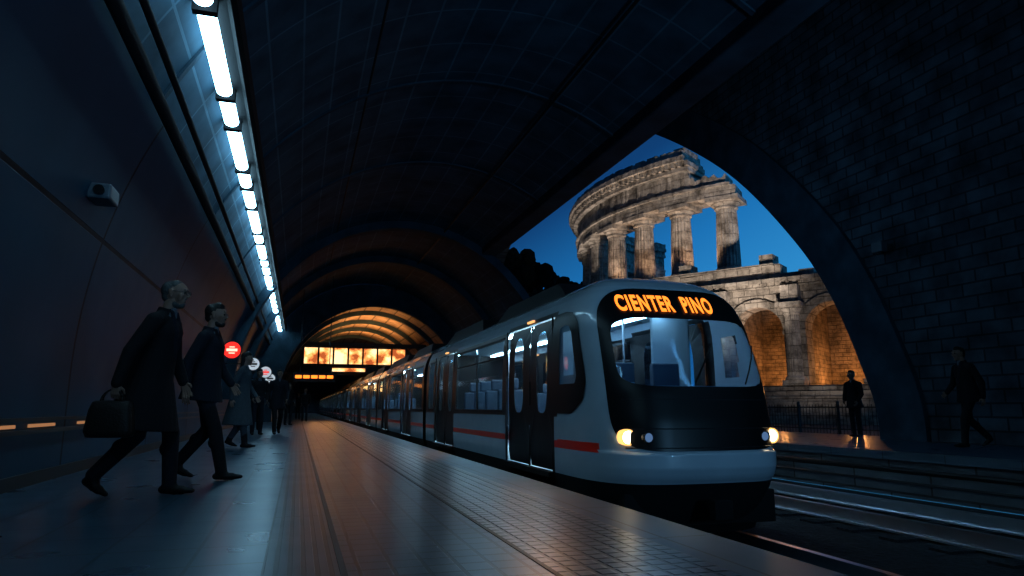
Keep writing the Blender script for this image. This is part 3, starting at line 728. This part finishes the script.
def human(name,loc,heading,height,pose,mats,voxel=.012,hair='short',coat=None,glasses=False,beard=False,female=False,head_yaw=0,bag=None):
    S_=height/1.76; lean=pose.get('lean',.03)
    def U(p): return (p[0]+lean*max(0,p[2]-.95),p[1],p[2])
    B=[]
    def a(p0,p1,r0,r1,tag,sl=1,sd=1,flat=False,up=True):
        if up: p0=U(p0);p1=U(p1)
        B.append((p0,p1,r0,r1,sl,sd,tag,flat))
    sw=.155 if not female else .13
    top='top'
    a((.01,0,1.33),(.005,0,1.18),.138,.130,top,1.22,.92); a((.005,0,1.18),(0,0,1.0),.130,.138,top,1.14,.95)
    a((-.015,-sw*.55,1.37),(-.015,sw*.55,1.37),.098,.098,top)
    a((-.005,-sw,1.415),(-.005,sw,1.415),.066,.066,top)
    for sg in (-1,1): a((-.015,sg*.03,1.475),(-.005,sg*.16,1.425),.045,.055,top)
    a((0,0,1.02),(0,0,.93),.142,.145,'trouser' if not coat else top,1.12,.95)
    a((-.02,0,1.455),(-.010,0,1.53),.076,.066,top,1.0,1.0,True)
    a((.025,0,1.47),(.035,0,1.51),.052,.042,'shirt')
    for sg,leg in ((1,pose['L']),(-1,pose['R'])):
        hip=(0,sg*.088,.92); kn,an,toe=leg
        a(hip,kn,.090,.066,'trouser',up=False); a(kn,an,.068,.056,'trouser',up=False)
        mid=tuple(Vector(kn)*.68+Vector(an)*.32+Vector((-.018,0,0))); a(mid,mid,.066,.066,'trouser',up=False)
        an=Vector(an); toe=Vector(toe); fd=(toe-an); heel=an-Vector((fd.x,fd.y,0)).normalized()*.045+Vector((0,0,-.045 if an.z<.13 else -.05))
        ball=heel*.35+toe*.65
        a(tuple(heel),tuple(ball),.038,.040,'shoe',1,.9,up=False); a(tuple(ball),tuple(toe),.041,.027,'shoe',1.08,.72,up=False); a(tuple(an),tuple(heel*.6+toe*.4),.046,.040,'shoe',up=False)
    hands=[]
    for sg,arm in ((1,pose['LA']),(-1,pose['RA'])):
        sh_=(-.005,sg*(sw+.04),1.405); el,wr=arm[0],arm[1]
        a(sh_,el,.068,.055,top); a(el,wr,.056,.043,top)
        e_=Vector(U(el));w_=Vector(U(wr)); d=(w_-e_).normalized(); hd=Vector(arm[2]).normalized() if len(arm)>2 else (d*1+Vector((.1,0,-.25))).normalized()
        H=[]
        fa=(Vector((1,0,0))-hd*hd.x); fa=fa.normalized() if fa.length>.2 else Vector((0,0,1)); pn=hd.cross(fa).normalized()
        if pn.y*sg>0: pn=-pn
        w0=w_-d*.02; k0=w_+hd*.085
        for off,sc in ((-.024,1),(-.008,1),(.009,1),(.024,1)):
            H.append((tuple(w_+fa*off*.5),tuple(k0+fa*off),.016,.0115,1,1,'skin',False))
        H.append((tuple(w0-d*.03),tuple(w_+hd*.01),.024,.022,1,1,'skin',False))
        curl=arm[3] if len(arm)>3 else .5
        for off,ln in ((.026,.066),(.0095,.075),(-.009,.069),(-.026,.054)):
            p=k0+fa*off; dd=hd+fa*off*3
            for seg,(f_,rr) in enumerate(((.45,.0088),(.32,.008),(.23,.0072))):
                ang=curl*(.5+.6*seg); dr_=(dd*math.cos(ang)+pn*math.sin(ang)).normalized(); q=p+dr_*ln*f_*1.15
                H.append((tuple(p),tuple(q),rr,rr*.9,1,1,'skin',False)); p=q
        p=w_+hd*.025+fa*.018; q=p+(hd*.5+fa*.65+pn*.3).normalized()*.042; r_=q+(hd*.85+fa*.15+pn*.4).normalized()*.032
        H.append((tuple(p),tuple(q),.0135,.010,1,1,'skin',False)); H.append((tuple(q),tuple(r_),.010,.0082,1,1,'skin',False))
        hands.append(H)
    if coat:
        hem=coat.get('hem',.55); fl=coat.get('flare',.22); bk=coat.get('back',-.05)
        a((0,0,1.22),(bk*.3,0,.93),.136,.172,top,1.14,1.0,True); a((bk*.3,0,.94),(bk,0,hem),.172,fl,top,1.12,1.02,True,up=False)
        if coat.get('tail'): a((bk*.4,0,.98),(bk-.12,0,hem+.03),.13,.14,top,1.2,.8,True,up=False)
        for sg in (-1,1):
            a((.062,sg*.052,1.49),(.132,sg*.048,1.33),.020,.022,'lapel',1.2,.6); a((.132,sg*.048,1.33),(.142,sg*.006,1.12),.022,.012,'lapel',1.2,.6)
    Hd=[]; hx=.03
    def h(p0,p1,r0,r1,tag,sl=1,sd=1):
        def Y(p):
            c,s_=math.cos(head_yaw),math.sin(head_yaw); p=(p[0]*c-p[1]*s_,p[0]*s_+p[1]*c,p[2]-.02); p=U(p); return (p[0]+hx,p[1],p[2])
        Hd.append((Y(p0),Y(p1),r0,r1,sl,sd,tag,False))
    h((-.045,0,1.46),(-.018,0,1.60),.054,.052,'skin')
    h((-.022,0,1.695),(.008,0,1.70),.086,.080,'skin',.86,1)
    h((.040,0,1.70),(.048,0,1.62),.056,.046,'skin',1.05,1.)
    h((.0,0,1.615),(.052,0,1.585),.045,.032,'skin',1.1,1)
    h((.074,0,1.572),(.076,0,1.570),.019,.019,'skin',1.2,1)
    h((.094,0,1.684),(.116,0,1.650),.0075,.0115,'skin',.9,1); h((.108,-.010,1.645),(.108,.010,1.645),.008,.008,'skin')
    h((.086,-.030,1.704),(.086,.030,1.704),.0125,.0125,'skin')
    for sg in (-1,1):
        h((.080,sg*.029,1.680),(.080,sg*.029,1.680),.0115,.0115,'eye'); h((.066,sg*.044,1.655),(.06,sg*.04,1.625),.022,.018,'skin')
        h((-.012,sg*.076,1.690),(-.006,sg*.074,1.650),.019,.011,'skin',.45,1); h((.094,sg*.016,1.707),(.086,sg*.042,1.706),.006,.0045,'hair')
    h((.092,-.017,1.618),(.092,.017,1.618),.0075,.0075,'lip'); h((.090,-.014,1.608),(.090,.014,1.608),.008,.008,'lip')
    if hair=='short': h((-.03,0,1.715),(.008,0,1.742),.091,.068,'hair',.9,1); h((-.062,0,1.65),(-.055,0,1.69),.052,.07,'hair',1.15,.9); h((.030,0,1.775),(.050,0,1.765),.028,.022,'hair',1.7,1)
    if hair=='bald': h((-.038,0,1.705),(-.01,0,1.722),.085,.072,'hair',.92,1); h((-.058,0,1.655),(-.052,0,1.69),.052,.068,'hair',1.15,.9)
    if hair=='long': h((-.03,0,1.715),(.008,0,1.742),.094,.070,'hair',.92,1); h((-.06,0,1.68),(-.07,0,1.46),.078,.055,'hair',1.15,.7)
    if beard: h((.02,0,1.590),(.070,0,1.575),.043,.028,'hair',1.1,1); h((.094,-.016,1.628),(.094,.016,1.628),.007,.007,'hair')
    near=voxel<.013
    parts=[remesh(B,voxel),remesh(Hd,.0048 if near else .0075,2)]+[remesh(H,.0038 if near else .006,1) for H in hands]
    Vs=[];Fs=[];T=[]
    for V,Fc,tg in parts:
        b0=len(Vs); Vs+=V.tolist(); Fs+=[tuple(b0+i for i in f) for f in Fc]; T+=tg
    def addmb(mb,tag):
        b0=len(Vs); Vs.extend([list(v) for v in mb.v]); Fs.extend([tuple(b0+i for i in f) for f in mb.f]); T.extend([tag]*len(mb.f))
    if glasses:
        for sg in (-1,1):
            n=16
            pts=[U((.106+hx,sg*.031+.024*math.cos(6.283*k/n),1.659+.018*math.sin(6.283*k/n))) for k in range(n)]
            mb=MB()
            for k in range(n): mb.tube(pts[k],pts[(k+1)%n],.0022,5)
            mb.tube(U((.104+hx,sg*.055,1.664)),U((-.01+hx,sg*.080,1.672)),.0022,5); addmb(mb,'frame')
    if bag:
        mb=MB(); bx,by,bz=bag; n=20
        secs=[(bz-.36,.13,.05),(bz-.355,.16,.085),(bz-.31,.18,.09),(bz-.15,.16,.07),(bz-.09,.14,.05),(bz-.08,.12,.02)]
        vs=[];fs=[]
        for zz,wx,wy in secs:
            for k in range(n):
                t=6.283*k/n; c,s_=math.cos(t),math.sin(t)
                vs.append((bx+wx*math.copysign(abs(c)**.5,c),by+wy*math.copysign(abs(s_)**.6,s_),zz))
        for q in range(len(secs)-1):
            for k in range(n): fs.append((q*n+k,q*n+(k+1)%n,(q+1)*n+(k+1)%n,(q+1)*n+k))
        fs+=[tuple(range(n))[::-1],tuple(range((len(secs)-1)*n,len(secs)*n))]
        mb.add(vs,fs)
        for dy in (-.02,.02):
            pp=[(bx+.08*math.cos(t),by+dy*(1-math.sin(t)),bz-.09+.095*math.sin(t)) for t in np.linspace(0,math.pi,10)]
            for p,q in zip(pp[:-1],pp[1:]): mb.tube(p,q,.007,6)
        addmb(mb,'bag')
    ut=sorted(set(T)); ml=[]
    dft={'skin':SKIN,'eye':EYE,'lip':LIP,'frame':M['dark'],'bag':pm('bag',(.012,.010,.009),.5),'shirt':pm('shirt',(.10,.11,.13))}
    for t in ut: ml.append(mats.get(t) or dft.get(t) or mats['top'])
    idx={t:i for i,t in enumerate(ut)}
    zmin=min(v[2] for v in Vs)
    c,s_=math.cos(heading),math.sin(heading)
    V2=[((v[0]*c-v[1]*s_)*S_+loc[0],(v[0]*s_+v[1]*c)*S_+loc[1],(v[2]-zmin)*S_+loc[2]) for v in Vs]
    return mkobj(name,V2,Fs,ml,[idx[t] for t in T],True)
walkA=dict(lean=.10,
  L=((.18,.09,.51),(.22,.09,.10),(.40,.09,.045)), R=((-.02,-.09,.50),(-.34,-.09,.19),(-.24,-.09,.045)),
  LA=((-.10,.25,1.13),(-.08,.25,.88),(0,0,-1),.6), RA=((.06,-.25,1.13),(.24,-.22,.96),(.8,.1,-.6),.7))
walkB=dict(lean=.06,
  L=((.05,.09,.50),(-.22,.09,.17),(-.08,.09,.04)), R=((.16,-.09,.50),(.25,-.09,.09),(.43,-.09,.04)),
  LA=((.07,.24,1.14),(.22,.2,.96)), RA=((-.11,-.24,1.15),(-.10,-.25,.90)))
walkC=dict(walkB); walkC['L']=((.03,.08,.50),(-.18,.08,.16),(-.05,.08,.04)); walkC['R']=((.09,-.08,.50),(.14,-.08,.09),(.32,-.08,.04))
carry=dict(walkA); carry['lean']=.14; carry['LA']=((.04,.27,1.13),(.16,.24,.93)); carry['RA']=((-.10,-.27,1.15),(-.13,-.31,.90),(-.06,0,-1),1.2)
carry['L']=((.15,.09,.51),(.17,.09,.10),(.35,.09,.045)); carry['R']=((-.04,-.09,.50),(-.34,-.09,.19),(-.24,-.09,.045))
stand=dict(lean=.02,L=((.03,.10,.50),(.0,.10,.09),(.16,.12,.04)),R=((.0,-.10,.50),(-.04,-.10,.09),(.12,-.12,.04)),
  LA=((.0,.25,1.13),(.12,.2,.95)),RA=((.02,-.25,1.13),(.13,-.2,.98)))
K=pm('black',(.006,.006,.008)); NV=pm('navy',(.008,.010,.016)); GR=pm('grey',(.04,.05,.06)); SH=pm('shoe',(.006,.006,.006),.5)
H1=pm('hair_grey',(.05,.05,.05),.6); H2=pm('hair_dark',(.008,.007,.006),.5)
human('man_in_overcoat',(-1.20,6.5,0),math.radians(-12),1.82,carry,dict(top=K,trouser=NV,shoe=SH,hair=H1,lapel=NV),.009,'bald',dict(hem=.54,flare=.275,back=-.05,tail=True),True,True,bag=(-.15,-.31,.845))
human('man_in_jacket',(-.95,7.8,0),math.radians(-8),1.80,walkB,dict(top=NV,trouser=K,shoe=SH,hair=H2,lapel=K),.009,'short',dict(hem=.78,flare=.205,back=-.02),beard=True)
human('woman_in_coat',(-1.03,13.8,0),math.radians(-10),1.74,walkC,dict(top=GR,trouser=K,shoe=SH,hair=H2,lapel=GR),.014,'long',dict(hem=.42,flare=.27,back=-.03,tail=True),female=True)
human('man_walking',(-1.05,20.0,0),math.radians(-70),1.76,stand,dict(top=K,trouser=NV,shoe=SH,hair=H2),.018,'short')
human('man_walking',(-.55,20.5,0),math.radians(-80),1.78,walkB,dict(top=NV,trouser=K,shoe=SH,hair=H2),.018,'short',dict(hem=.7,flare=.2,back=-.02))
human('woman_walking',(-1.3,24,0),math.radians(90),1.66,walkC,dict(top=GR,trouser=K,shoe=SH,hair=H2),.02,'long',female=True)
human('man_standing',(-.4,31,0),math.radians(-60),1.76,stand,dict(top=K,trouser=NV,shoe=SH,hair=H2),.02,'short')
human('man_standing',(.35,39,0),math.radians(-90),1.76,stand,dict(top=K,trouser=NV,shoe=SH,hair=H2),.02,'short')
human('woman_standing',(.0,46,0),math.radians(-90),1.68,stand,dict(top=NV,trouser=NV,shoe=SH,hair=H2),.02,'long',female=True)
human('man_in_dark_suit',(12.05,9.9,0),math.radians(165),1.86,walkA,dict(top=K,trouser=K,shoe=SH,hair=H2,lapel=NV),.0125,'short',dict(hem=.8,flare=.2,back=-.02))
human('man_in_hooded_jacket',(13.55,14.3,0),math.radians(190),1.66,stand,dict(top=K,trouser=K,shoe=SH,hair=H2,lapel=K),.014,'short',dict(hem=.78,flare=.2,back=-.02))

# ------------------------------------------------------------------ world
w=bpy.data.worlds.new('world'); scene.world=w; w.use_nodes=True; nt=w.node_tree; N=nt.nodes; L=nt.links; N.clear()
out=N.new('ShaderNodeOutputWorld'); bg=N.new('ShaderNodeBackground'); L.new(bg.outputs[0],out.inputs[0])
tc=N.new('ShaderNodeTexCoord'); sp=N.new('ShaderNodeSeparateXYZ'); L.new(tc.outputs['Generated'],sp.inputs[0])
cr=N.new('ShaderNodeValToRGB'); e=cr.color_ramp.elements
e[0].position=.0; e[0].color=(.035,.30,.66,1); e[1].position=.55; e[1].color=(.003,.018,.06,1)
x=e.new(.2); x.color=(.012,.17,.47,1); x=e.new(.36); x.color=(.005,.048,.17,1)
dp=N.new('ShaderNodeMath'); dp.operation='MULTIPLY_ADD'; dp.inputs[1].default_value=-.65; L.new(sp.outputs[0],dp.inputs[0])
ad=N.new('ShaderNodeMath'); ad.operation='ADD'; ad.inputs[1].default_value=.30; L.new(sp.outputs[2],ad.inputs[0]); L.new(ad.outputs[0],dp.inputs[2])
L.new(dp.outputs[0],cr.inputs[0]); L.new(cr.outputs[0],bg.inputs[0]); bg.inputs[1].default_value=1.0
# ------------------------------------------------------------------ lights
def light(name,type,loc,energy,col,target=None,size=.3,spot=None,sy=None,blend=.6):
    l=bpy.data.lights.new(name,type); l.energy=energy; l.color=col
    if type=='AREA':
        l.size=size
        if sy: l.shape='RECTANGLE'; l.size_y=sy
    else: l.shadow_soft_size=size
    if type=='SPOT': l.spot_size=math.radians(spot); l.spot_blend=blend
    o=bpy.data.objects.new(name,l); COL.objects.link(o); o.location=loc
    if target is not None: o.rotation_euler=(Vector(target)-Vector(loc)).to_track_quat('-Z','Y').to_euler()
    return o
WARM=(1,.80,.64); OR=(1,.40,.11); COOL=(.22,.58,1)
light('floodlight','SPOT',(16.5,22,.4),7600,WARM,(22,37,13.5),.4,55)
light('floodlight','SPOT',(16.5,44,.4),3500,WARM,(21,41,14),.4,80)
light('floodlight','SPOT',(18.5,20,.4),600,WARM,(24,27.5,6.5),.4,70)
for c in cent[:4]:
    q=F(c,-3.6,2.4); light('arch_lamp','POINT',q,220,OR,size=.2)
for a_ in (213.5,202.3,191):
    q=P(a_,17.2); q2=P(a_,15.2); light('column_uplight','SPOT',(q[0],q[1],8.3),200,(1,.58,.32),(q2[0],q2[1],12.5),.25,100)
for y in (44.5,48.5,53): 
    light('vault_uplight','AREA',(4,y,5.0),200,OR,(4,y,8),3.5,sy=.6)
light('vault_uplight','AREA',(4,41,5.3),40,OR,(4,41,8),3.0,sy=.5)
light('floor_highlight_fill','AREA',(1.4,43.6,2.2),14,OR,(1.4,36,0),1.6,sy=.4)  # added warm fill, gives a grazing highlight on the platform floor
light('ceiling_fill_spot','SPOT',(6.0,-6,1.6),2000,COOL,(2.6,9,7.8),.5,75,blend=.9)  # added cool fill from behind the camera, brightens the ceiling
light('wing_fill_light','AREA',(7.1,3,6.9),80,COOL,(13,9,4),.4,sy=6)  # added cool fill, unseen behind the beam, brightens the right wall
light('wing_fill_light','AREA',(7.1,14,6.9),50,COOL,(13,14,5),.4,sy=6)  # second added fill for the right wall
light('door_lamp_spot','SPOT',(2.70,7.45,1.75),26,(1,.5,.2),(1.7,6.0,0),.04,80)
light('door_lamp_spot','SPOT',(2.70,8.5,1.8),26,(1,.5,.2),(1.7,7.4,0),.04,80)
light('door_lamp_spot','SPOT',(2.70,13.9,1.8),26,(1,.5,.2),(1.7,12.8,0),.04,80)
light('train_headlamp_beam','SPOT',(XC-.82,5.75,.44),60,(1,.85,.6),(XC-.3,0,-.6),.05,60)
light('train_headlamp_beam','SPOT',(XC+.80,5.75,.44),60,(1,.85,.6),(XC+1.2,0,-.6),.05,60)
scene.view_settings.view_transform='Standard'
scene.view_settings.look='None'
